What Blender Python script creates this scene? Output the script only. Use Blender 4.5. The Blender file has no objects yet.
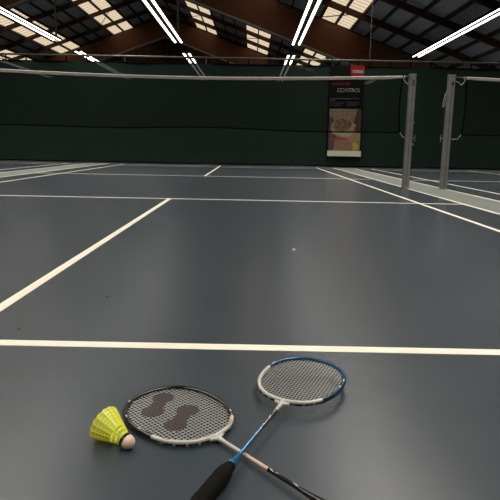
import bpy, bmesh, math, random
from mathutils import Vector, Matrix
random.seed(7)
PI = math.pi
C = bpy.context.scene.collection

# ------------------------------------------------------------------ materials
def mat(name, col, rough=.5, metal=0., spec=.5, emis=None, es=0., alpha=None):
    m = bpy.data.materials.new(name); m.use_nodes = True
    b = m.node_tree.nodes['Principled BSDF']
    b.inputs['Base Color'].default_value = (*col, 1)
    b.inputs['Roughness'].default_value = rough
    b.inputs['Metallic'].default_value = metal
    b.inputs['Specular IOR Level'].default_value = spec
    if emis:
        b.inputs['Emission Color'].default_value = (*emis, 1)
        b.inputs['Emission Strength'].default_value = es
    return m

def noisy(m, c1, c2, scale, detail=4, stretch=(1, 1, 1), bump=0., bscale=None, bdist=.002, coord='Object'):
    nt = m.node_tree; b = nt.nodes['Principled BSDF']
    tc = nt.nodes.new('ShaderNodeTexCoord'); mp = nt.nodes.new('ShaderNodeMapping')
    mp.inputs['Scale'].default_value = stretch
    nt.links.new(tc.outputs[coord], mp.inputs['Vector'])
    n = nt.nodes.new('ShaderNodeTexNoise'); n.inputs['Scale'].default_value = scale; n.inputs['Detail'].default_value = detail
    nt.links.new(mp.outputs[0], n.inputs['Vector'])
    r = nt.nodes.new('ShaderNodeValToRGB')
    r.color_ramp.elements[0].position = .3; r.color_ramp.elements[1].position = .7
    r.color_ramp.elements[0].color = (*c1, 1); r.color_ramp.elements[1].color = (*c2, 1)
    nt.links.new(n.outputs['Fac'], r.inputs[0]); nt.links.new(r.outputs[0], b.inputs['Base Color'])
    if bump:
        n2 = nt.nodes.new('ShaderNodeTexNoise'); n2.inputs['Scale'].default_value = bscale or scale; n2.inputs['Detail'].default_value = 3
        nt.links.new(mp.outputs[0], n2.inputs['Vector'])
        bp = nt.nodes.new('ShaderNodeBump'); bp.inputs['Strength'].default_value = bump; bp.inputs['Distance'].default_value = bdist
        nt.links.new(n2.outputs['Fac'], bp.inputs['Height']); nt.links.new(bp.outputs[0], b.inputs['Normal'])
    return m

M = {}
M['floor'] = noisy(mat('court_floor', (.05, .06, .07), .27, spec=.5), (.028, .0385, .0495), (.035, .045, .057), 3.0, 5, bump=.3, bscale=330, bdist=.0008)
M['line'] = noisy(mat('line_paint', (.7, .66, .56), .45, spec=.3), (.66, .62, .54), (.74, .70, .61), 9, 3)
M['strip'] = noisy(mat('grey_strip', (.3, .31, .30), .5, spec=.4), (.125, .14, .133), (.15, .165, .158), 6, 3)
M['wood'] = noisy(mat('glulam', (.22, .09, .04), .6, spec=.3), (.13, .048, .022), (.20, .078, .036), 2.0, 5, (1, 1, 8))
M['wood2'] = noisy(mat('dark_boards', (.10, .05, .03), .7, spec=.2), (.035, .018, .012), (.06, .03, .02), 2.2, 4, (6, 1, .4))
M['rafter'] = noisy(mat('rafter_brown', (.12, .06, .035), .65, spec=.2), (.055, .030, .02), (.085, .043, .028), 3, 4)
M['sheet'] = noisy(mat('roof_sheet', (.16, .165, .18), .6, spec=.3), (.42, .42, .42), (.50, .50, .50), 1.2, 4)
M['purlin'] = mat('purlin_dark', (.035, .03, .028), .7)
M['steel'] = noisy(mat('grey_steel', (.25, .25, .25), .5, metal=.2), (.30, .29, .27), (.34, .33, .31), 8)
M['wall'] = noisy(mat('side_cladding', (.08, .06, .05), .8), (.07, .055, .045), (.1, .075, .06), 2, 3, (1, .3, 1))
M['housing'] = mat('lamp_housing', (.012, .012, .012), .6, spec=.1)
M['tube'] = mat('lamp_tube', (.9, .9, .88), .4, emis=(1, .955, .88), es=5.5)
M['alu'] = noisy(mat('post_aluminium', (.38, .39, .38), .38, metal=.35), (.19, .20, .19), (.24, .25, .235), 14, 3)
M['alu_d'] = mat('post_groove', (.12, .12, .12), .5, metal=.3)
M['black'] = mat('black_ink', (.012, .012, .013), .5)
M['netcord'] = mat('net_cord', (.003, .0025, .002), .9, spec=.03)
M['tape'] = noisy(mat('net_tape', (.5, .46, .42), .7), (.27, .25, .23), (.33, .31, .28), 30)
M['rope'] = mat('pale_cord', (.25, .25, .22), .7)
M['bk'] = mat('banner_black', (.004, .0035, .0035), .6, spec=.1)
M['bred'] = mat('banner_red', (.22, .010, .012), .5, spec=.2)
M['bred2'] = mat('banner_dark_red', (.10, .005, .009), .5, spec=.2)
M['bwhite'] = mat('banner_white', (.56, .53, .44), .5)
M['bgrey'] = mat('banner_grey', (.08, .075, .07), .5)
M['btext'] = mat('banner_text', (.28, .28, .27), .5)
M['rk_black'] = mat('frame_black', (.008, .008, .009), .15, spec=.6)
M['rk_white'] = mat('frame_white', (.44, .43, .40), .28, spec=.5)
M['rk_blue'] = mat('frame_blue', (.006, .055, .14), .22, metal=.2, spec=.6)
M['rk_blue2'] = mat('shaft_blue', (.008, .10, .24), .22, metal=.2, spec=.6)
M['rk_navy'] = mat('frame_navy', (.012, .022, .06), .25, spec=.6)
M['rk_copper'] = mat('frame_copper', (.50, .25, .17), .25, metal=.3)
M['rk_rose'] = mat('shaft_rose', (.55, .42, .36), .25, metal=.1)
M['string_w'] = mat('string_white', (.62, .60, .57), .35)
M['string_c'] = mat('string_cream', (.50, .47, .43), .35)
M['stencil'] = mat('stencil_red', (.13, .045, .042), .5)
M['grip'] = noisy(mat('grip_black', (.006, .005, .005), .9, spec=.1), (.004, .0038, .0035), (.008, .007, .0065), 300, bump=.4, bscale=900, bdist=.0004)
M['cork'] = noisy(mat('cork_ball', (.62, .45, .37), .6, spec=.3), (.58, .42, .34), (.68, .50, .41), 220, bump=.2, bscale=500, bdist=.0003)
M['raild'] = mat('rail_dark', (.06, .062, .05), .5)
M['wire'] = mat('hanger_wire', (.10, .10, .095), .5, metal=.3)

# yellow translucent nylon
m = bpy.data.materials.new('yellow_nylon'); m.use_nodes = True; nt = m.node_tree
b = nt.nodes['Principled BSDF']; b.inputs['Base Color'].default_value = (.90, .92, .13, 1); b.inputs['Roughness'].default_value = .35
tr = nt.nodes.new('ShaderNodeBsdfTranslucent'); tr.inputs[0].default_value = (.95, .97, .14, 1)
mx = nt.nodes.new('ShaderNodeMixShader'); mx.inputs[0].default_value = .4
nt.links.new(b.outputs[0], mx.inputs[1]); nt.links.new(tr.outputs[0], mx.inputs[2])
nt.links.new(mx.outputs[0], nt.nodes['Material Output'].inputs[0]); M['nylon'] = m

# see-through green mesh fabric of the dividing curtain
m = noisy(mat('green_curtain', (.02, .05, .035), .6, spec=.15), (.0068, .0178, .0130), (.009, .023, .0165), .5, 3, (1, 1, .6)); nt = m.node_tree
b = nt.nodes['Principled BSDF']
tp = nt.nodes.new('ShaderNodeBsdfTransparent'); mx = nt.nodes.new('ShaderNodeMixShader'); mx.inputs[0].default_value = .018
nt.links.new(b.outputs[0], mx.inputs[1]); nt.links.new(tp.outputs[0], mx.inputs[2])
nt.links.new(mx.outputs[0], nt.nodes['Material Output'].inputs[0]); M['curtain'] = m

# ribbed translucent roof light sheet: daylight comes through, fine dark ribs
m = bpy.data.materials.new('rooflight_sheet'); m.use_nodes = True; nt = m.node_tree
nt.nodes.remove(nt.nodes['Principled BSDF'])
tc = nt.nodes.new('ShaderNodeTexCoord'); wv = nt.nodes.new('ShaderNodeTexWave'); wv.bands_direction = 'Y'
wv.inputs['Scale'].default_value = .55; wv.inputs['Distortion'].default_value = 1.2; wv.inputs['Detail'].default_value = 2
nt.links.new(tc.outputs['Object'], wv.inputs['Vector'])
r = nt.nodes.new('ShaderNodeValToRGB'); r.color_ramp.elements[0].color = (.84, .76, .66, 1); r.color_ramp.elements[1].color = (.98, .92, .84, 1)
r.color_ramp.elements[0].position = .05; r.color_ramp.elements[1].position = .5
nt.links.new(wv.outputs['Fac'], r.inputs[0])
tp = nt.nodes.new('ShaderNodeBsdfTransparent'); nt.links.new(r.outputs[0], tp.inputs[0])
gl = nt.nodes.new('ShaderNodeBsdfDiffuse'); gl.inputs[0].default_value = (.5, .5, .48, 1)
mx = nt.nodes.new('ShaderNodeMixShader'); mx.inputs[0].default_value = .12
nt.links.new(tp.outputs[0], mx.inputs[1]); nt.links.new(gl.outputs[0], mx.inputs[2])
nt.links.new(mx.outputs[0], nt.nodes['Material Output'].inputs[0]); M['rooflight'] = m

# ------------------------------------------------------------------ mesh helpers
class MB:
    def __init__(s): s.v = []; s.f = []; s.m = []; s.mats = []
    def mi(s, mt):
        if mt not in s.mats: s.mats.append(mt)
        return s.mats.index(mt)
    def add(s, vs, fs, mt):
        o = len(s.v); s.v += [tuple(v) for v in vs]; i = s.mi(mt)
        for f in fs: s.f.append([o + k for k in f]); s.m.append(i)
    def box(s, x0, x1, y0, y1, z0, z1, mt):
        s.hexa([(x0, y0, z0), (x1, y0, z0), (x1, y1, z0), (x0, y1, z0), (x0, y0, z1), (x1, y0, z1), (x1, y1, z1), (x0, y1, z1)], mt)
    def hexa(s, p, mt):
        s.add(p, [(3, 2, 1, 0), (4, 5, 6, 7), (0, 1, 5, 4), (1, 2, 6, 5), (2, 3, 7, 6), (3, 0, 4, 7)], mt)
    def tube(s, pts, r, mt, n=8, closed=False, cap=True, flat=None):
        pts = [Vector(p) for p in pts]; N = len(pts)
        rs = r if isinstance(r, (list, tuple)) else [r] * N
        vs = []; fs = []; up = None
        for i, p in enumerate(pts):
            a = pts[(i - 1) % N] if (closed or i > 0) else p
            c = pts[(i + 1) % N] if (closed or i < N - 1) else p
            t = (c - a).normalized()
            if up is None:
                up = Vector((0, 0, 1)) if abs(t.z) < .95 else Vector((0, 1, 0))
            q = (up - t * up.dot(t)).normalized(); w = t.cross(q)
            if not closed: up = q
            for k in range(n):
                g = 2 * PI * k / n + (PI / 4 if n == 4 else 0)
                vs.append(p + q * math.cos(g) * rs[i] * (flat or 1) + w * math.sin(g) * rs[i])
        L = N if closed else N - 1
        for i in range(L):
            j = (i + 1) % N
            for k in range(n):
                l = (k + 1) % n
                fs.append((i * n + k, i * n + l, j * n + l, j * n + k))
        if not closed and cap:
            fs.append(tuple(range(n))[::-1]); fs.append(tuple((N - 1) * n + k for k in range(n)))
        s.add(vs, fs, mt)
    def build(s, name, parent=None, smooth=False, bevel=0):
        me = bpy.data.meshes.new(name); me.from_pydata(s.v, [], s.f)
        for mt in s.mats: me.materials.append(M[mt])
        for p, i in zip(me.polygons, s.m): p.material_index = i; p.use_smooth = smooth
        bm = bmesh.new(); bm.from_mesh(me); bmesh.ops.recalc_face_normals(bm, faces=bm.faces); bm.to_mesh(me); bm.free()
        o = bpy.data.objects.new(name, me); C.objects.link(o)
        if parent: o.parent = parent
        if bevel:
            bv = o.modifiers.new('bevel', 'BEVEL'); bv.width = bevel; bv.segments = 2; bv.limit_method = 'ANGLE'
        return o

def tag(o, label, cat, group=None):
    o['label'] = label; o['category'] = cat
    if group: o['group'] = group
    return o
def empty(name, loc, label, cat, group=None, rot=None):
    o = bpy.data.objects.new(name, None); C.objects.link(o); o.location = loc; o.empty_display_size = .1
    if rot: o.rotation_euler = rot
    return tag(o, label, cat, group)
def structure(o): o['kind'] = 'structure'; return o
def copy_tree(o, parent=None):
    c = o.copy(); C.objects.link(c); c.parent = parent
    for ch in list(o.children): copy_tree(ch, c)
    return c
def text_mesh(name, txt, size, mt, mtx, parent, shear=0., extrude=.001, width=None, height=None):
    cu = bpy.data.curves.new('t', 'FONT'); cu.body = txt; cu.size = size; cu.shear = shear; cu.extrude = extrude
    cu.align_x = 'LEFT'; cu.offset = size * .012
    t = bpy.data.objects.new('t', cu); C.objects.link(t)
    dg = bpy.context.evaluated_depsgraph_get(); me = bpy.data.meshes.new_from_object(t.evaluated_get(dg))
    bpy.data.objects.remove(t); bpy.data.curves.remove(cu)
    xs = [v.co.x for v in me.vertices]; ys = [v.co.y for v in me.vertices]
    x0, x1, y0, y1 = min(xs), max(xs), min(ys), max(ys)
    sx = width / (x1 - x0) if width else 1; sy = height / (y1 - y0) if height else 1
    for v in me.vertices:
        v.co = mtx @ Vector(((v.co.x - x0) * sx, (v.co.y - y0) * sy, v.co.z))
    me.materials.clear(); me.materials.append(M[mt])
    o = bpy.data.objects.new(name, me); C.objects.link(o); o.parent = parent
    return o

ORD = ['first', 'second', 'third', 'fourth', 'fifth', 'sixth', 'seventh', 'eighth', 'ninth', 'tenth', 'eleventh', 'twelfth',
       'thirteenth', 'fourteenth', 'fifteenth', 'sixteenth', 'seventeenth', 'eighteenth']
# ------------------------------------------------------------------ the hall
XL, XR, YB, YF = -31.4, 15.6, -14.2, 53.5
XRG, ZRG, SL = -7.94, 13.45, .36
def zr(x): return ZRG - SL * abs(x - XRG)

f = MB(); f.box(XL - .2, XR + .2, YB - .2, YF + .2, -.2, 0, 'floor'); floor = structure(f.build('floor'))

def court(cx, y0=-6.7, sides=(True, True)):
    H = .0012
    def ln(xa, xb, ya, yb):
        g = MB(); g.box(cx + xa, cx + xb, ya, yb, 0, H, 'line'); o = g.build('court_line', floor)
    for s in (-1, 1):
        ln(min(s * 2.55, s * 2.59), max(s * 2.55, s * 2.59), -6.70, 6.70)
        if sides[(s + 1) // 2]: ln(min(s * 3.01, s * 3.05), max(s * 3.01, s * 3.05), -6.70, 6.70)
        for a, bb in ((1.98, 2.02), (5.94, 5.98), (6.66, 6.70)):
            for xa, xb in ((-2.55, -.02), (.02, 2.55), (-3.01, -2.59), (2.59, 3.01)):
                ln(xa, xb, min(s * a, s * bb), max(s * a, s * bb))
        ln(-.02, .02, min(s * 1.98, s * 6.7), max(s * 1.98, s * 6.7))
for cx in (-6.6, 0, 6.6): court(cx)
for s in (-1, 1):
    g = MB(); g.box(min(s * 3.05, s * 3.55), max(s * 3.05, s * 3.55), -9, 7.0, 0, .0009, 'strip'); g.build('floor_strip', floor)

# side walls and end walls
g = MB(); g.box(XL - .2, XL, YB, YF, 0, zr(XL), 'wall'); structure(g.build('wall_left'))
g = MB(); g.box(XR, XR + .2, YB, YF, 0, zr(XR), 'wall'); structure(g.build('wall_right'))
for nm, ya, yb in (('wall_far', YF, YF + .2), ('wall_back', YB - .2, YB)):
    g = MB(); pr = [(XL, 0), (XR, 0), (XR, zr(XR)), (XRG, ZRG), (XL, zr(XL))]
    vs = [(x, ya, z) for x, z in pr] + [(x, yb, z) for x, z in pr]
    g.add(vs, [(0, 1, 2, 3, 4), (9, 8, 7, 6, 5)] + [(i, (i + 1) % 5, 5 + (i + 1) % 5, 5 + i) for i in range(5)], 'wood2')
    structure(g.build(nm))

# roof: solid sheets between the roof light strips
STRIPS = [(-23.3, -21.1), (-19.0, -16.75), (-13.5, -11.35), (-5.03, -2.85), (.12, 2.28), (5.05, 7.0)]
solid = []; x = XL - .2
for a, bb in STRIPS: solid.append((x, a)); x = bb
solid.append((x, XR + .2))
def slab(g, xa, xb, ya, yb, t0, t1, mt):
    if xa < XRG < xb: slab(g, xa, XRG, ya, yb, t0, t1, mt); slab(g, XRG, xb, ya, yb, t0, t1, mt); return
    g.hexa([(xa, ya, zr(xa) + t0), (xb, ya, zr(xb) + t0), (xb, yb, zr(xb) + t0), (xa, yb, zr(xa) + t0),
            (xa, ya, zr(xa) + t1), (xb, ya, zr(xb) + t1), (xb, yb, zr(xb) + t1), (xa, yb, zr(xa) + t1)], mt)
g = MB()
for a, bb in solid: slab(g, a, bb, YB - .2, YF + .2, 0, .08, 'sheet')
ceiling = structure(g.build('ceiling'))
for i, (a, bb) in enumerate(STRIPS):
    g = MB(); slab(g, a, bb, YB - .2, YF + .2, .02, .04, 'rooflight'); structure(g.build('window_%d' % (i + 1)))
# purlins running the length of the hall
px = []
edges = [XL + .1] + [e for s_ in STRIPS for e in s_] + [XR - .1]
for a, bb in STRIPS: px += [a, (a + bb) / 2, bb]
for i in range(0, len(edges), 2):
    a, bb = edges[i], edges[i + 1]; n = max(1, round((bb - a) / 1.1))
    px += [a + (bb - a) * k / n for k in range(1, n)]
for x in sorted(px):
    g = MB(); slab(g, x - .05, x + .05, YB, YF, -.16, 0, 'purlin'); g.build('purlin', ceiling)
# wind bracing rods in the roof light strips
BAR = [43.6 - 4.05 * k for k in range(-2, 15)]
for a, bb in STRIPS[2:]:
    g = MB()
    for k, y in enumerate(BAR[:-1]):
        if k % 2 == 0: g.tube([(a, y, zr(a) - .1), (bb, y - 4.05, zr(bb) - .1)], .03, 'purlin', 5)
    g.build('brace_rod', ceiling)
# rafters across the hall
for k, y in enumerate(BAR):
    g = MB(); slab(g, XL, XR, y - .08, y + .08, -.50, -.16, 'rafter'); o = g.build('roof_rafter')
    tag(o, 'dark brown roof rafter, %s counted from the far gable wall' % ORD[k], 'rafter', 'roof rafters under the dark roof sheets')
# big glued timber frames
FR = [(26.6, 'broad brown timber roof frame slanting down from the upper middle, nearer of the two'),
      (46.8, 'farther brown timber gable frame with its peak above the left half of the net'),
      (6.4, 'brown timber roof frame overhead above the green curtain, outside the top of the photo'),
      (-13.8, 'brown timber roof frame behind the camera at the back gable wall')]
for y, lab in FR:
    fr = empty('timber_frame', (0, y, 0), lab, 'roof beam', 'glued timber frames')
    for nm, s, xe in (('left', -1, XL), ('right', 1, XR)):
        g = MB(); top = -.5; dep = 2.0; n = 12
        vs = []; 
        for k in range(n + 1):
            x = XRG + (xe - XRG) * k / n; d = dep
            for yy in (-.13, .13): vs += [(x, yy, zr(x) + top), (x, yy, zr(x) + top - d)]
        fs = []
        for k in range(n):
            o_ = 4 * k; p_ = o_ + 4
            fs += [(o_, p_, p_ + 1, o_ + 1), (o_ + 2, o_ + 3, p_ + 3, p_ + 2), (o_, o_ + 2, p_ + 2, p_), (o_ + 1, p_ + 1, p_ + 3, o_ + 3)]
        fs += [(0, 1, 3, 2), (4 * n, 4 * n + 2, 4 * n + 3, 4 * n + 1)]
        g.add(vs, fs, 'wood'); g.build('beam_arm', fr)
        g = MB(); g.hexa([(XRG, -.22, zr(XRG) + top - dep - .0), (xe, -.22, zr(xe) + top - dep), (xe, .16, zr(xe) + top - dep), (XRG, .16, zr(XRG) + top - dep),
                          (XRG, -.22, zr(XRG) + top - dep + .13), (xe, -.22, zr(xe) + top - dep + .13), (xe, -.135, zr(xe) + top - dep + .13), (XRG, -.135, zr(XRG) + top - dep + .13)], 'steel')
        g.build('edge_rail', fr)
        g = MB(); xa = xe - s * .9; g.box(min(xa, xe), max(xa, xe), -.13, .13, 0, zr(xe) - .9, 'wood'); g.build('column', fr)
# posts and boards of the far gable
for k, (x, lab) in enumerate(((-13.8, 'left of the four'), (-8.9, 'second from left of the four'), (-3.4, 'third from left of the four'), (1.6, 'right of the four'))):
    g = MB(); g.box(x - .12, x + .12, 52.9, 53.2, 0, zr(x) - .7, 'rafter')
    tag(g.build('gable_post'), 'dark timber post against the far gable wall, ' + lab, 'post', 'posts on the far gable wall')
# hanger struts below the far frame
for x, lab in ((-12.0, 'left'), (-3.9, 'right')):
    g = MB(); g.tube([(x, 46.55, zr(x) - 2.75), (x, 46.55, 5.0)], .07, 'steel', 8)
    tag(g.build('hanger_strut'), 'thin grey vertical strut hanging below the %s slope of the far timber frame' % lab, 'strut', 'struts below the far frame')

# ------------------------------------------------------------------ ceiling lights
ZL = 5.956
LAMP_W = 84.
def make_light(L, name_label, group):
    t = empty('ceiling_light', (0, 0, ZL), name_label, 'ceiling light', group)
    g = MB(); h = L / 2 - .01
    g.box(-.27, .27, -h, h, .03, .10, 'housing')
    g.box(-.27, -.25, -h, h, -.012, .03, 'housing'); g.box(.25, .27, -h, h, -.012, .03, 'housing'); g.box(-.03, .03, -h, h, -.0, .03, 'housing')
    g.build('housing', t)
    for s in (-1, 1):
        g = MB(); n = 8; vs = []; hh = h - .02
        for yy in (-hh, hh):
            for k in range(n + 1):
                a = PI + PI * k / n
                vs.append((s * .165 + .058 * math.cos(a), yy, .029 + .045 * math.sin(a)))
        fs = [(k, k + 1, n + 2 + k, n + 1 + k) for k in range(n)] + [tuple(range(n + 1)), tuple(range(n + 1, 2 * n + 2)), (0, n + 1, 2 * n + 1, n)]
        g.add(vs, fs, 'tube'); g.build('lamp_tube', t)
    ld = bpy.data.lights.new('louver_light', 'AREA'); ld.shape = 'RECTANGLE'; ld.size = .48; ld.size_y = L - .1
    ld.energy = LAMP_W * L / 3; ld.color = (1, .94, .84); ld.spread = math.radians(125)
    lo = bpy.data.objects.new('louver_light', ld); C.objects.link(lo); lo.parent = t; lo.location = (0, 0, -.03)
    for yy in (-L * .3, L * .3):
        g = MB(); g.tube([(0, yy, .10), (0, yy, .9)], .008, 'wire', 5); g.build('hanger', t)
    return t
ORD = ['first', 'second', 'third', 'fourth', 'fifth', 'sixth', 'seventh', 'eighth', 'ninth', 'tenth', 'eleventh', 'twelfth']
ROWS = [(-16.4, 'farthest left row', 22.0, [(27.9, 1.6), (30.6, 3), (33.7, 3), (36.8, 3)]),
        (-9.8, 'upper left row', 22.0, [(26.2, 1.6), (28.1, 1.6), (30.6, 3), (33.7, 3), (36.1, 1.6), (37.8, 1.6)]),
        (-3.25, 'row left of centre', 22.0, [(26.2, 1.6), (28.1, 1.6), (30.6, 3), (33.7, 3), (36.1, 1.6), (37.8, 1.6)]),
        (3.1, 'row right of centre', 22.0, [(26.2, 1.6), (28.1, 1.6), (30.6, 3), (33.7, 3), (36.1, 1.6), (37.8, 1.6)]),
        (10.5, 'upper right row', 25.0, [(34.6, 3), (37.7, 3)])]
long_p = make_light(3.0, 'x', 'twin tube ceiling lights'); short_p = make_light(1.6, 'x', 'twin tube ceiling lights')
used = {}
def put(proto, x, y, lab):
    o = proto if proto.name not in used else copy_tree(proto)
    used[proto.name] = 1; o.location = (x, y, ZL); o['label'] = lab
for x, nm, yend, far in ROWS:
    for k in range(12):
        y = yend - 1.5 - 3.0 * k
        if y < -12: break
        if y > 12.5 and not (x < -10 and y < 15):
            lab = 'long twin tube light in the %s, %s from the gap' % (nm, ORD[k])
        else:
            lab = 'overhead twin tube light outside the frame, %s' % nm
        put(long_p, x, y, lab)
    for j, (y, L) in enumerate(far):
        kind = 'short' if L < 2 else 'long'
        where = 'seen above the green curtain' if y < 29 else 'seen dimly through the green curtain'
        put(short_p if L < 2 else long_p, x, y, '%s twin tube light, %s past the gap in the %s' % (kind, ORD[j], nm))
# rods that hold up the ends of the rows
for x, y, nm in ((-9.8, 21.9, 'upper left'), (-3.25, 21.9, 'centre left')):
    g = MB(); g.tube([(x, y, ZL + .1), (x, y, zr(x) - .5)], .055, 'wire', 8)
    tag(g.build('suspension_rod'), 'dark vertical rod at the far end of the %s light row' % nm, 'rod', 'rods holding the light rows')

# ------------------------------------------------------------------ dividing curtain
YC = 7.35
cur = empty('divider_curtain', (0, YC, 0), 'dark green dividing curtain hanging from a rail behind the courts', 'curtain')
g = MB(); n = 640; z0, z1 = .015, 2.73; vs = []; fs = []
NZ = 6
for i in range(n + 1):
    x = XL + .3 + (XR - XL - .6) * i / n
    for j in range(NZ + 1):
        z = z0 + (z1 - z0) * j / NZ
        y = .016 * math.sin(x * 2.1 + .3 * math.sin(x * .7)) + .010 * math.sin(x * 5.3 + z * .4)
        vs.append((x, y, z))
for i in range(n):
    for j in range(NZ):
        a = i * (NZ + 1) + j; fs.append((a, a + NZ + 1, a + NZ + 2, a + 1))
g.add(vs, fs, 'curtain'); o = g.build('fabric', cur, smooth=True)
g = MB(); g.tube([(XL + .3, 0, 2.72), (XR - .3, 0, 2.72)], .018, 'netcord', 6); g.build('top_hem', cur)
g = MB(); g.tube([(XL + .3, 0, .03), (XR - .3, 0, .03)], .022, 'netcord', 6); g.build('bottom_hem', cur)
g = MB(); g.tube([(XL, .0, 2.885), (XR, .0, 2.885)], .026, 'raild', 8); g.build('rail', cur)
hx = -24.0; hang_me = None
for k in range(62):
    x = -18 + .55 * k
    if hang_me is None:
        g = MB(); g.box(-.016, .016, -.010, .010, 2.73, 2.87, 'netcord'); h0 = g.build('curtain_hanger', cur); hang_me = h0.data; h0.location.x = x
    else:
        h = bpy.data.objects.new('curtain_hanger', hang_me); C.objects.link(h); h.parent = cur; h.location.x = x
for x, w in ((3.98, 'above the banner'), (-9.2, 'at the left, outside the frame'), (11.0, 'at the right, outside the frame')):
    g = MB(); g.tube([(x, YC, 2.9), (x, YC, zr(x) - .15)], .009, 'wire', 6)
    tag(g.build('suspension_wire'), 'thin vertical wire holding up the curtain rail ' + w, 'wire', 'wires of the curtain rail')

# ------------------------------------------------------------------ banner
YBN = 7.22
bn = empty('banner', (0, YBN, 0), 'tall black advertising banner with a food photo hanging before the green curtain', 'banner')
bx0, bx1, bz0, bz1 = 2.885, 3.835, .31, 2.72
def bp(u, v):   # u across 0..1, v up from the bottom edge 0..1
    return bx0 + (bx1 - bx0) * u, bz0 + (bz1 - bz0) * v
g = MB(); g.box(bx0 + .02, bx1, 0, .008, bz0, bz1, 'bk'); g.build('sheet', bn)
def brect(g, u0, u1, v0, v1, mt, d=.004):
    a, c = bp(u0, v0), bp(u1, v1); g.box(a[0], c[0], -d, .0, a[1], c[1], mt)
g = MB(); a, c = bp(.03, 0), bp(1.01, .062); g.box(a[0], c[0], -.012, .02, a[1], c[1], 'bwhite'); g.build('bottom_bar', bn)
# food photo with its bowl, drawn as a printed picture
m = mat('food_photo', (.4, .3, .2), .5); nt = m.node_tree; b = nt.nodes['Principled BSDF']
tc = nt.nodes.new('ShaderNodeTexCoord'); sep = nt.nodes.new('ShaderNodeSeparateXYZ'); nt.links.new(tc.outputs['Generated'], sep.inputs[0])
def mth(op, a, bb, c=None):
    n_ = nt.nodes.new('ShaderNodeMath'); n_.operation = op
    for i_, q in enumerate((a, bb, c)):
        if q is None: continue
        if isinstance(q, (int, float)): n_.inputs[i_].default_value = q
        else: nt.links.new(q, n_.inputs[i_])
    return n_.outputs[0]
noi = nt.nodes.new('ShaderNodeTexNoise'); noi.inputs['Scale'].default_value = 5; noi.inputs['Detail'].default_value = 4
nt.links.new(tc.outputs['Generated'], noi.inputs['Vector'])
vor = nt.nodes.new('ShaderNodeTexVoronoi'); vor.inputs['Scale'].default_value = 13; nt.links.new(tc.outputs['Generated'], vor.inputs['Vector'])
U = mth('ADD', sep.outputs['X'], mth('MULTIPLY', mth('SUBTRACT', noi.outputs['Fac'], .5), .30))
V = mth('ADD', sep.outputs['Z'], mth('MULTIPLY', mth('SUBTRACT', noi.outputs['Fac'], .5), .16))
DIM = .48
def rgb(c): 
    n_ = nt.nodes.new('ShaderNodeRGB'); n_.outputs[0].default_value = (c[0] * DIM, c[1] * DIM, c[2] * DIM, 1); return n_.outputs[0]
def mixc(fac, a, bb):
    n_ = nt.nodes.new('ShaderNodeMix'); n_.data_type = 'RGBA'; nt.links.new(fac, n_.inputs[0]) if not isinstance(fac, float) else None
    nt.links.new(a, n_.inputs[6]); nt.links.new(bb, n_.inputs[7]); return n_.outputs[2]
def ell(cu, cv, ru, rv, soft=12):   # 1 inside an ellipse
    d = mth('ADD', mth('POWER', mth('ABSOLUTE', mth('DIVIDE', mth('SUBTRACT', U, cu), ru), 0), 2), mth('POWER', mth('ABSOLUTE', mth('DIVIDE', mth('SUBTRACT', V, cv), rv), 0), 2))
    n_ = nt.nodes.new('ShaderNodeClamp'); nt.links.new(mth('MULTIPLY', mth('SUBTRACT', 1., d), soft), n_.inputs[0]); return n_.outputs[0]
base = mixc(noi.outputs['Fac'], rgb((.16, .085, .045)), rgb((.60, .40, .26)))
base = mixc(ell(.45, 1.0, .6, .30, 3), base, rgb((.42, .31, .21)))
base = mixc(ell(0.0, .30, .22, .55, 4), base, rgb((.10, .075, .10)))
base = mixc(ell(.98, .72, .2, .35, 3), base, rgb((.13, .055, .03)))
base = mixc(ell(.74, .35, .42, .13, 4), base, rgb((.50, .31, .19)))
base = mixc(ell(.45, .16, .30, .14, 4), base, rgb((.40, .22, .15)))
base = mixc(ell(.45, .56, .39, .235, 9), base, rgb((.60, .47, .31)))
inner = mixc(vor.outputs['Distance'], rgb((.50, .31, .17)), rgb((.13, .06, .03)))
base = mixc(ell(.43, .63, .30, .15, 9), base, inner)
base = mixc(ell(.84, .11, .11, .12, 3), base, rgb((.70, .55, .05)))
base = mixc(ell(.30, .275, .33, .022, 8), base, rgb((.50, .04, .04)))
nt.links.new(base, b.inputs['Base Color']); M['photo'] = m
g = MB(); brect(g, .05, .97, .062, .53, 'photo'); g.build('food_picture', bn)
# red tab at the upper right with a worn pale word strip
g = MB(); pts = [bp(.60, 1.005), bp(1.0, 1.005), bp(1.0, .93), bp(.97, .885), bp(.91, .865), bp(.70, .865), bp(.63, .885), bp(.60, .93)]
n = len(pts); g.add([(x, -.006, z) for x, z in pts] + [(x, 0, z) for x, z in pts], [tuple(range(n)), tuple(range(2 * n - 1, n - 1, -1))] + [(i, (i + 1) % n, n + (i + 1) % n, n + i) for i in range(n)], 'bred')
g.build('logo_tab', bn)
g = MB(); u = .66
for w in (.04, .03, .035, .045, .03, .035, .03):
    brect(g, u, u + w, .925, .958, 'btext', .008); u += w + .009
g.build('tab_lettering', bn)
g = MB(); u = .07; random.seed(3)
for k in range(8):
    w = .045 + .02 * random.random(); dz = .004 * (k % 3)
    a = [bp(u, .782 + dz), bp(u + w, .782 + dz), bp(u + w + .02, .815 + dz), bp(u + .02, .815 + dz)]
    g.add([(x, -.004, z) for x, z in a] + [(x, 0, z) for x, z in a], [(0, 1, 2, 3), (7, 6, 5, 4), (0, 1, 5, 4), (1, 2, 6, 5), (2, 3, 7, 6), (3, 0, 4, 7)], 'bred2'); u += w + .012
g.build('red_lettering', bn)
a = bp(.24, .715); W = (bx1 - bx0)
text_mesh('title_lettering', 'CONTROL', .1, 'btext', Matrix.Translation((a[0], -.005, a[1])) @ Matrix.Rotation(PI / 2, 4, 'X'), bn, shear=.25, width=W * .67, height=.105)
g = MB()
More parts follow.
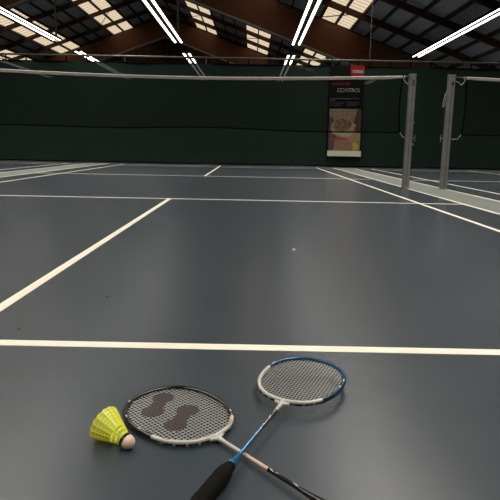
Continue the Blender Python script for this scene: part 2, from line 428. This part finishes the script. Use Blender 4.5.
for v, segs, mt in ((.640, ((.05, .10), (.13, .36), (.38, .68), (.70, .90)), 'bgrey'), (.622, ((.05, .19),), 'bgrey'),
                    (.60, ((.05, .50), (.53, .88)), 'bgrey2'), (.582, ((.05, .42), (.55, .90)), 'bgrey2'), (.564, ((.05, .36), (.55, .8)), 'bgrey2')):
    M.setdefault('bgrey2', mat('banner_dim', (.03, .028, .026), .5))
    for u0, u1 in segs: brect(g, u0, u1, v, v + .008, mt)
g.build('small_print', bn)
g = MB()
for x in (bx0 + .1, bx1 - .1): g.tube([(x, .004, bz1), (x, .05, 2.80)], .004, 'wire', 5)
g.build('hanging_cord', bn)

# ------------------------------------------------------------------ net posts
def rrect(hx_, hy, r, n=4):
    out = []
    for cx, cy, a0 in ((hx_ - r, hy - r, 0), (-hx_ + r, hy - r, PI / 2), (-hx_ + r, -hy + r, PI), (hx_ - r, -hy + r, 1.5 * PI)):
        for k in range(n + 1):
            a = a0 + PI / 2 * k / n; out.append((cx + r * math.cos(a), cy + r * math.sin(a)))
    return out
def post(x, num, label, side):
    p = empty('net_post', (x, 0, 0), label, 'net post', 'net posts')
    g = MB(); pr = rrect(.048, .036, .02); n = len(pr)
    vs = [(a, bb, 0) for a, bb in pr] + [(a, bb, 1.545) for a, bb in pr]
    g.add(vs, [tuple(range(n))[::-1], tuple(range(n, 2 * n))] + [(i, (i + 1) % n, n + (i + 1) % n, n + i) for i in range(n)], 'alu'); g.build('pole', p)
    g = MB(); g.box(-.006, .006, -.0370, -.035, .03, 1.36, 'alu_d'); g.box(side * -.043 - .002, side * -.043 + .002, -.030, -.026, .03, 1.5, 'alu_d'); g.build('groove', p)
    g = MB(); pr = rrect(.051, .039, .02); n = len(pr)
    vs = [(a, bb, 1.54) for a, bb in pr] + [(a * .97, bb * .97, 1.556) for a, bb in pr]
    g.add(vs, [tuple(range(n))[::-1], tuple(range(n, 2 * n))] + [(i, (i + 1) % n, n + (i + 1) % n, n + i) for i in range(n)], 'alu'); g.build('top_cap', p)
    g = MB(); g.box(-.050, .050, -.045, .045, 0, .006, 'alu_d'); g.build('floor_socket', p)
    text_mesh('post_number', num, .1, 'black', Matrix.Translation((-.016 if num == '4' else -.018, -.0368, 1.40)) @ Matrix.Rotation(PI / 2, 4, 'X'), p, width=.045, height=.078, extrude=.0012)
    # rope cleats
    g = MB()
    for z in (.70,):
        s = side; g.tube([(s * .05, 0, z), (s * .085, 0, z)], .006, 'alu', 6); g.tube([(s * .085, 0, z - .05), (s * .085, 0, z + .05)], .006, 'alu', 6)
    g.build('cleat', p)
    return p
P3 = post(3.005, '3', 'grey metal net post marked 3, at the right end of the main net', 1)
P4 = post(3.535, '4', 'grey metal net post marked 4, left end of the neighbouring net', -1)
P3b = post(-3.03, '2', 'grey metal net post at the left end of the main net, outside the frame', -1)
P4b = post(9.65, '5', 'grey metal net post at the right end of the neighbouring net, outside the frame', 1)
for p in (P3b, P4b):
    for ch in list(p.children):
        if ch.name.startswith('post_number'): bpy.data.objects.remove(ch)
# extra hardware: loop of cord on post 4, hooks on post 3
g = MB(); g.tube([(-.055, -.01, 1.33), (-.075, -.015, 1.28), (-.095, -.015, 1.18), (-.09, -.015, 1.12), (-.07, -.01, 1.15), (-.06, -.01, 1.25)], .006, 'rope', 6); g.build('cord_loop', P4)
g = MB(); g.box(.048, .068, -.012, .012, .90, .925, 'alu'); g.build('hook', P3)
g = MB(); g.box(.052, .075, -.012, .012, .60, .625, 'alu'); g.build('hook', P3)

# ------------------------------------------------------------------ nets
def net(xa, xb, label, sag=.066, cl=(.078, .078)):
    L = xb - xa; cx = (xa + xb) / 2
    def zt(x): return 1.540 - sag * math.cos(PI * (x - cx) / (L + .3)) 
    def zb(x): return .762 + .02 * math.cos(PI * (x - cx) / L) + .012 * math.sin(x * 2.3 + 1)
    N = empty('badminton_net', (cx, 0, 0), label, 'net', 'badminton nets')
    X = lambda x: x - cx
    a, bb = xa + .03, xb - .03; K = 60
    def bow(z, x):   # side edges pull in at mid height
        t = (z - zb(x)) / (zt(x) - zb(x)); return .022 * math.sin(PI * max(0, min(1, t)))
    g = MB(); nh = 38
    for j in range(1, nh):
        pts = []
        for k in range(K + 1):
            x = a + (bb - a) * k / K; z = zb(x) + (zt(x) - .045 - zb(x)) * j / nh
            w = bow(z, x); x2 = a + w + (bb - a - 2 * w) * k / K
            pts.append((X(x2), 0, z))
        g.tube(pts, .0019, 'netcord', 3, cap=False)
    nv = 330
    for i in range(1, nv):
        x = a + (bb - a) * i / nv; pts = []
        for q in range(4):
            z = zb(x) + (zt(x) - .04 - zb(x)) * q / 3; w = bow(z, x); pts.append((X(a + w + (bb - a - 2 * w) * i / nv), 0.001, z))
        g.tube(pts, .0019, 'netcord', 3, cap=False)
    g.build('mesh', N)
    g = MB(); vs = []; fs = []
    for k in range(K + 1):
        x = xa + (xb - xa) * k / K; z = zt(x); e = .012 if 0 < k < K else .004
        h = .042 if 1 < k < K - 1 else .034
        h += .0015 * math.sin(k * 1.9)
        vs += [(X(x), -e, z - h), (X(x), -e * 1.1, z - .01), (X(x), 0, z), (X(x), e * 1.1, z - .01), (X(x), e, z - h)]
    for k in range(K):
        for q in range(5):
            o_ = k * 5; fs.append((o_ + q, o_ + (q + 1) % 5, o_ + 5 + (q + 1) % 5, o_ + 5 + q))
    fs += [(0, 1, 2, 3, 4), tuple(K * 5 + q for q in range(5))]
    g.add(vs, fs, 'tape'); g.build('top_tape', N)
    g = MB(); g.tube([(X(a + (bb - a) * k / K), 0, zb(a + (bb - a) * k / K)) for k in range(K + 1)], .010, 'netcord', 6); g.build('bottom_cord', N)
    for s, xx in ((1, a), (-1, bb)):
        g = MB(); pts = []
        for q in range(13):
            z = zb(xx) + (zt(xx) - zb(xx)) * q / 12; pts.append((X(xx + s * bow(z, xx)), 0, z))
        g.tube(pts, .010, 'netcord', 6); g.build('side_cord', N)
        # cords to the post, top and bottom
        xp = xx + s * .003 - s * (cl[0] if s > 0 else cl[1])
        g = MB(); g.tube([(X(xx), 0, 1.515), (X(xx - s * .05), -.012, 1.522), (X(xp), -.02, 1.525)], .006, 'wire', 6); g.build('top_cord', N)
        g = MB(); g.tube([(X(xx - s * .0), -.01, 1.50), (X(xx - s * .04), -.012, 1.44), (X(xx - s * .065), -.012, 1.42), (X(xx - s * .085), -.012, 1.45), (X(xp), -.02, 1.47)], .006, 'rope', 6); g.build('tie_cord', N)
        g = MB(); g.tube([(X(xx), 0, zb(xx)), (X(xx - s * .05), -.005, zb(xx) - .065), (X(xp + s * .0), -.01, zb(xx) - .068)], .006, 'rope', 6); g.build('tie_cord', N)
    return N
net(-2.93, 2.905, 'badminton net with pale top tape stretched across the main court')
net(3.70, 9.53, 'badminton net of the neighbouring court, cut off by the right edge', sag=.055, cl=(.142, .102))

# ------------------------------------------------------------------ rackets
def racket(label, tip, d, z_tip, z_end, roll, cfg):
    """local frame: +x runs from head tip to butt, z up; tip at origin"""
    Lr = .675; ang = math.atan2(d[1], d[0]); pitch = math.asin((z_tip - z_end) / Lr)
    R = empty('badminton_racket', (tip[0], tip[1], z_tip), label, 'racket', 'badminton rackets lying crossed')
    R.rotation_euler = (roll, pitch, ang)
    A, B = .124 * cfg['scale'], .1015 * cfg['scale']     # half length, half width (outside)
    wf, hf = .0046, .0058
    def hp(t, inset=0.):   # head outline; t angle, 0 at throat side (+x)
        c, s = math.cos(t), math.sin(t); n_ = 2.25
        r = (abs(c) ** n_ + abs(s) ** n_) ** (-1 / n_)
        return Vector((.125 + (A - inset) * r * c * (1.0 if c < 0 else 1.0), (B - inset) * r * s * (1 + .03 * -c), 0))
    NS = 144
    g = MB(); prof = 10; vs = []; fs = []
    for i in range(NS):
        t = 2 * PI * i / NS; p = hp(t, wf); q = hp(t + .01, wf); tg = (q - p).normalized(); nr = Vector((tg.y, -tg.x, 0))
        for k in range(prof):
            a = 2 * PI * k / prof; ca, sa = math.cos(a), math.sin(a)
            # box-like aero section with a groove on the outside
            rr = 1 - (.28 if (k == 0) else 0)
            vs.append(p + nr * wf * rr * math.copysign(abs(ca) ** .7, ca) + Vector((0, 0, hf * math.copysign(abs(sa) ** .8, sa))))
    g.v = [tuple(v) for v in vs]
    for i in range(NS):
        j = (i + 1) % NS; mt = cfg['frame'](i * 360 / NS)
        for k in range(prof):
            l = (k + 1) % prof; g.f.append([i * prof + k, i * prof + l, j * prof + l, j * prof + k]); g.m.append(g.mi('rk_black' if (k in (8, 9) and mt == 'rk_white' and i % 5 > 0) else mt))
    g.build('frame', R, smooth=True)
    # painted flecks on the frame
    g = MB()
    for t0, t1, mt in cfg['flecks']:
        t0, t1 = math.radians(t0), math.radians(t1); n = 6
        pts = [hp(t0 + (t1 - t0) * k / n, wf) + Vector((0, 0, hf * .66)) for k in range(n + 1)]
        g = MB(); g.tube(pts, [.0012] + [.0026] * (n - 1) + [.0012], mt, 6); g.build('frame_decal', R)
    pass
    # grommet bumps round the outside
    g = MB()
    for i in range(64):
        t = 2 * PI * (i + .5) / 64
        if abs(math.sin(t)) < .12 and math.cos(t) > 0: continue
        p = hp(t, .0015); q = hp(t, -.0004)
        g.tube([p, q], .0012, 'rk_black', 5)
        p = hp(t, 2 * wf - .0005); q = hp(t, 2 * wf + .0022); g.tube([p, q], .0012, 'rk_black', 5)
    g.build('grommet_strip', R)
    # strings
    g = MB(); st = MB(); rs = cfg['rs']
    ins = 2 * wf - .0015
    def inside(x, y): 
        u, v = abs((x - .125) / (A - ins)), abs(y / (B - ins)); return u ** 2.25 + v ** 2.25 < 1
    def seg(fn, n=120):
        pts = [fn(k / n) for k in range(n + 1)]
        pts = [p for p in pts if inside(p[0], p[1])]
        if len(pts) < 2: return
        run_, cur_ = [pts[0]], cfg['stencil'](*pts[0][:2])
        for p in pts[1:]:
            s_ = cfg['stencil'](*p[:2]); run_.append(p)
            if s_ != cur_:
                (st if cur_ else g).tube([run_[0], run_[-1]], rs * (1.25 if cur_ else 1), 'stencil' if cur_ else cfg['string'], 5); run_ = [p]; cur_ = s_
        if len(run_) > 1: (st if cur_ else g).tube([run_[0], run_[-1]], rs * (1.25 if cur_ else 1), 'stencil' if cur_ else cfg['string'], 5)
    nm = 24
    for i in range(nm):
        y = (i - (nm - 1) / 2) * .0077 * cfg['scale']; seg(lambda u, y=y: (.0 + .25 * u, y, .0004))
    nc = 27
    for i in range(nc):
        x = .012 + i * (.226 / (nc - 1)); seg(lambda u, x=x: (x, -.105 + .21 * u, -.0004))
    g.build('string_bed', R)
    if st.v: 
        o = st.build('string_stencil', R); o['label'] = 'dark red stencil mark on the strings'
    # throat joint
    g = MB(); g.tube([(.243, 0, 0), (.250, 0, 0), (.262, 0, 0), (.275, 0, 0)], [.0065, .0058, .0046, .0037], cfg['shaft'][0][2], 12)
    for s in (-1, 1): g.tube([(.246, s * .016, 0), (.250, s * .007, 0), (.256, 0, 0)], [.0036, .0040, .0042], cfg['shaft'][0][2], 8)
    g.build('throat', R, smooth=True)
    # shaft in its painted bands
    g = MB()
    for a, bb, mt in cfg['shaft']: g.tube([(a, 0, 0), (bb, 0, 0)], .0036, mt, 14)
    g.build('shaft', R, smooth=False)
    g = MB()
    for a, bb, dy, mt in cfg['marks']:
        g = MB(); g.tube([(a, dy, .0026), ((a + bb) / 2, -dy * .2, .0030), (bb, -dy, .0026)], [.0006, .0014, .0006], mt, 6); g.build('shaft_decal', R)
    c0, c1 = cfg['cone']
    g = MB(); pts = []; rr = []
    for k in range(11):
        t = k / 10; pts.append((c0 + (c1 - c0) * t, 0, 0)); rr.append(.0038 + (cfg['cone_r'] - .0038) * t ** 1.5)
    g.tube(pts, rr, cfg['cone_mat'], 16); g.build('cone', R, smooth=True)
    # wrapped grip: overlapping spiral of tape
    g = MB(); n = 130; k_ = 24; vs = []; fs = []; x0 = c1 - .004; x1 = .668
    for i in range(n + 1):
        x = x0 + (x1 - x0) * i / n; taper = min(1, (i / n) * 3 + cfg['grip0'])
        butt = 1 + .12 * max(0, (i / n - .9) / .1)
        for k in range(k_):
            a = 2 * PI * k / k_; ph = (x / .021 + k / k_) % 1.0
            r = .0138 * taper * butt + .0012 * (1 - ph) + .0005 * math.cos(8 * a)
            r = min(r, .0150)
            vs.append((x, r * math.cos(a), r * math.sin(a)))
    for i in range(n):
        for k in range(k_):
            l = (k + 1) % k_; fs.append((i * k_ + k, i * k_ + l, (i + 1) * k_ + l, (i + 1) * k_ + k))
    fs += [tuple(range(k_)), tuple(n * k_ + k for k in range(k_))]
    g.add(vs, fs, 'grip'); g.build('grip', R, smooth=True)
    g = MB(); g.tube([(.667, 0, 0), (.675, 0, 0)], [.0140, .0125], 'rk_black', 16); g.build('butt_cap', R)
    return R

# logo stencil on the left racket: two blunt Y shapes
def seg_d(x, y, a, bb):
    ax, ay = a; bx_, by = bb; t = ((x - ax) * (bx_ - ax) + (y - ay) * (by - ay)) / ((bx_ - ax) ** 2 + (by - ay) ** 2); t = max(0, min(1, t))
    return math.hypot(x - ax - t * (bx_ - ax), y - ay - t * (by - ay))
def yy_logo(x, y):
    for a, b_ in (((.047, .014), (.083, -.036)), ((.128, .020), (.157, -.032))):
        mid = ((a[0] + b_[0]) / 2, (a[1] + b_[1]) / 2)
        if min(math.hypot(x - a[0], y - a[1]), math.hypot(x - b_[0], y - b_[1])) < .0235: return True
        if seg_d(x, y, a, b_) < .015 : return True
    return False
def fr1(a):      # 0 = throat, counter-clockwise seen from above
    a = a % 360
    if a > 180: a -= 360
    if -72 < a < 44: return 'rk_white'
    return 'rk_black'
def fr2(a):
    a = a % 360
    if a > 180: a -= 360
    if -103 < a < 50: return 'rk_white'
    if 50 <= a < 66: return 'rk_navy'
    return 'rk_blue'
t1 = (.6975 - .69 * .125, -6.3385 + .724 * .125)
racket('black and white badminton racket with a dark red mark on its strings beside the shuttlecock', t1, (.69, -.724), .0054, .0140, 0,
       dict(frame=fr1, stencil=yy_logo, string='string_w',
            flecks=[(44, 50, 'rk_copper'), (20, 38, 'rk_copper'), (52, 58, 'rk_white'), (-70, -62, 'rk_white'), (-90, -86, 'rk_white'), (-118, -114, 'rk_white'), (-60, -50, 'rk_copper'), (-150, -147, 'rk_white')],
            shaft=[(.262, .335, 'rk_white'), (.335, .385, 'rk_rose'), (.385, .46, 'rk_black')],
            marks=[(.384, .40, .0015, 'rk_white'), (.40, .412, -.0012, 'rk_copper'), (.436, .462, .001, 'rk_white')],
            cone=(.45, .545), cone_r=.0115, cone_mat='rk_black', grip0=.85, scale=.997, rs=.00040))
c2 = (.964, -6.202); d2 = (-.42, -.907)
t2 = (c2[0] - d2[0] * .125, c2[1] - d2[1] * .125)
racket('blue and white badminton racket with its shaft lying across the other racket', t2, d2, .0245, .0155, 0,
       dict(frame=fr2, stencil=lambda x, y: False, string='string_c',
            flecks=[(100, 108, 'rk_white'), (-118, -108, 'rk_white'), (84, 90, 'rk_white'), (64, 70, 'rk_black'), (140, 150, 'rk_blue2')],
            shaft=[(.262, .282, 'rk_white'), (.282, .355, 'rk_black'), (.355, .46, 'rk_blue2')],
            marks=[(.282, .298, .0012, 'rk_white'), (.305, .325, -.0014, 'rk_white'), (.338, .352, .0014, 'rk_white'), (.372, .392, -.001, 'rk_white')],
            cone=(.450, .486), cone_r=.0100, cone_mat='rk_blue2', grip0=.5, scale=.96, rs=.00038))

# ------------------------------------------------------------------ shuttlecock
ck = Vector((.621, -6.457, .0128)); mouth_dir = Vector((-.075, .046, 0)).normalized()
Ls = .0785; rm = .0325
tilt = math.asin((rm - .0128) / (Ls - .0125) * .98)
ax = (mouth_dir * math.cos(tilt) + Vector((0, 0, math.sin(tilt)))).normalized()
rot = ax.to_track_quat('Z', 'Y').to_matrix().to_4x4()
S = empty('shuttlecock', ck, 'yellow nylon shuttlecock lying on its side left of the rackets', 'shuttlecock')
S.matrix_world = Matrix.Translation(ck) @ rot
# cork: ball centre at origin, skirt towards +z
g = MB(); pts = []; rr = []
for k in range(13):
    a = PI / 2 * k / 12; pts.append((0, 0, -.0128 * math.cos(a))); rr.append(max(.0003, .0128 * math.sin(a)))
pts.append((0, 0, .009)); rr.append(.0128)
g.tube(pts, rr, 'cork', 28); g.build('cork', S, smooth=True)
g = MB(); g.tube([(0, 0, .0045), (0, 0, .005), (0, 0, .0105), (0, 0, .011)], [.0129, .0133, .0133, .012], 'rk_black', 28); g.build('band', S, smooth=False)
g = MB(); nth, nl = 128, 56; vs = []; fs = []
z0s, z1s = .0105, Ls - .0128
for j in range(nl + 1):
    t = j / nl
    for k in range(nth):
        a = 2 * PI * k / nth; ph = (k % 8) / 8
        scal = .0028 * abs(math.sin(PI * ph)) * max(0, (t - .85) / .15)
        z = z0s + (z1s - z0s) * t + scal
        r = .0105 + (rm - .0105) * t + .0003 * math.cos(16 * a) * t
        vs.append((r * math.cos(a), r * math.sin(a), z))
def keep(j, k):
    q = k % 8
    if q in (0,): return True                 # main ribs
    if j < 3: return True
    if j < 20:                                # big windows between the ribs near the cork
        return (j - 3) % 8 < 3 or q in (7,)
    if j % 6 in (0, 1): return True           # broad rings
    return (q % 2 == 0) or (j % 2 == 0)       # fine lattice
for j in range(nl):
    for k in range(nth):
        if keep(j, k):
            l = (k + 1) % nth; fs.append((j * nth + k, j * nth + l, (j + 1) * nth + l, (j + 1) * nth + k))
g.add(vs, fs, 'nylon'); o = g.build('skirt', S)
so = o.modifiers.new('thick', 'SOLIDIFY'); so.thickness = .0006; so.offset = 0
g = MB()
for k in range(16):
    a = 2 * PI * k / 16; pts = []
    for j in range(9):
        t = j / 8; z = z0s - .002 + (z1s - z0s) * t; r = .0105 + (rm - .0105) * t + .0003
        pts.append((r * math.cos(a + .02), r * math.sin(a + .02), z))
    g.tube(pts, [.0009] * 3 + [.0006] * 6, 'nylon', 5)
g.build('skirt_ribs', S)

# crumbs lying on the floor
random.seed(11)
for (x, y, r, mt, lab) in ((.152, -5.849, .0035, 'black', 'small dark crumb on the floor above the near white line at the left edge'),
                           (.321, -5.504, .004, 'black', 'small dark crumb on the floor beside the centre line on its right'),
                           (1.078, -4.550, .005, 'bwhite', 'small pale scrap lying on the floor at mid court')):
    bm = bmesh.new(); bmesh.ops.create_icosphere(bm, subdivisions=2, radius=r)
    for v in bm.verts: v.co = Vector((v.co.x * (1.5 + .3 * random.random()), v.co.y * (1 + .3 * random.random()), v.co.z * .35 * (1 + .4 * random.random()) + r * .35))
    me = bpy.data.meshes.new('floor_crumb'); bm.to_mesh(me); bm.free(); me.materials.append(M[mt])
    o = bpy.data.objects.new('floor_crumb', me); C.objects.link(o); o.location = (x, y, .0); tag(o, lab, 'crumb')

# ------------------------------------------------------------------ world, camera
w = bpy.data.worlds.new('World'); bpy.context.scene.world = w; w.use_nodes = True
bg = w.node_tree.nodes['Background']; bg.inputs[0].default_value = (1.0, .92, .80, 1); bg.inputs[1].default_value = 1.1

cam = bpy.data.cameras.new('Camera'); co = bpy.data.objects.new('Camera', cam); C.objects.link(co)
pi_, ro, ya = 0.158812747997265, 0.01922201962123917, -0.0010203634910083332
cp, sp = math.cos(pi_), math.sin(pi_)
fw = Vector((math.sin(ya) * cp, math.cos(ya) * cp, -sp)); r0 = Vector((math.cos(ya), -math.sin(ya), 0)); u0 = r0.cross(fw)
Rv = math.cos(ro) * r0 + math.sin(ro) * u0; Uv = -math.sin(ro) * r0 + math.cos(ro) * u0
mw = Matrix.Identity(4)
for i in range(3): mw[i][0] = Rv[i]; mw[i][1] = Uv[i]; mw[i][2] = -fw[i]
mw[0][3], mw[1][3], mw[2][3] = 0.838585, -7.340725, 0.55604
co.matrix_world = mw
cam.sensor_width = 36; cam.lens = 521.003 * 36 / 500; cam.shift_y = -(250 - 228.9255) / 500; cam.clip_start = .02; cam.clip_end = 200
sc = bpy.context.scene; sc.camera = co
sc.view_settings.view_transform = 'Standard'; sc.view_settings.look = 'None'; sc.view_settings.gamma = 1
sc.view_settings.use_curve_mapping = False; sc.view_settings.exposure = 0.0
sc.cycles.use_denoising = True; sc.cycles.max_bounces = 6; sc.cycles.transparent_max_bounces = 16
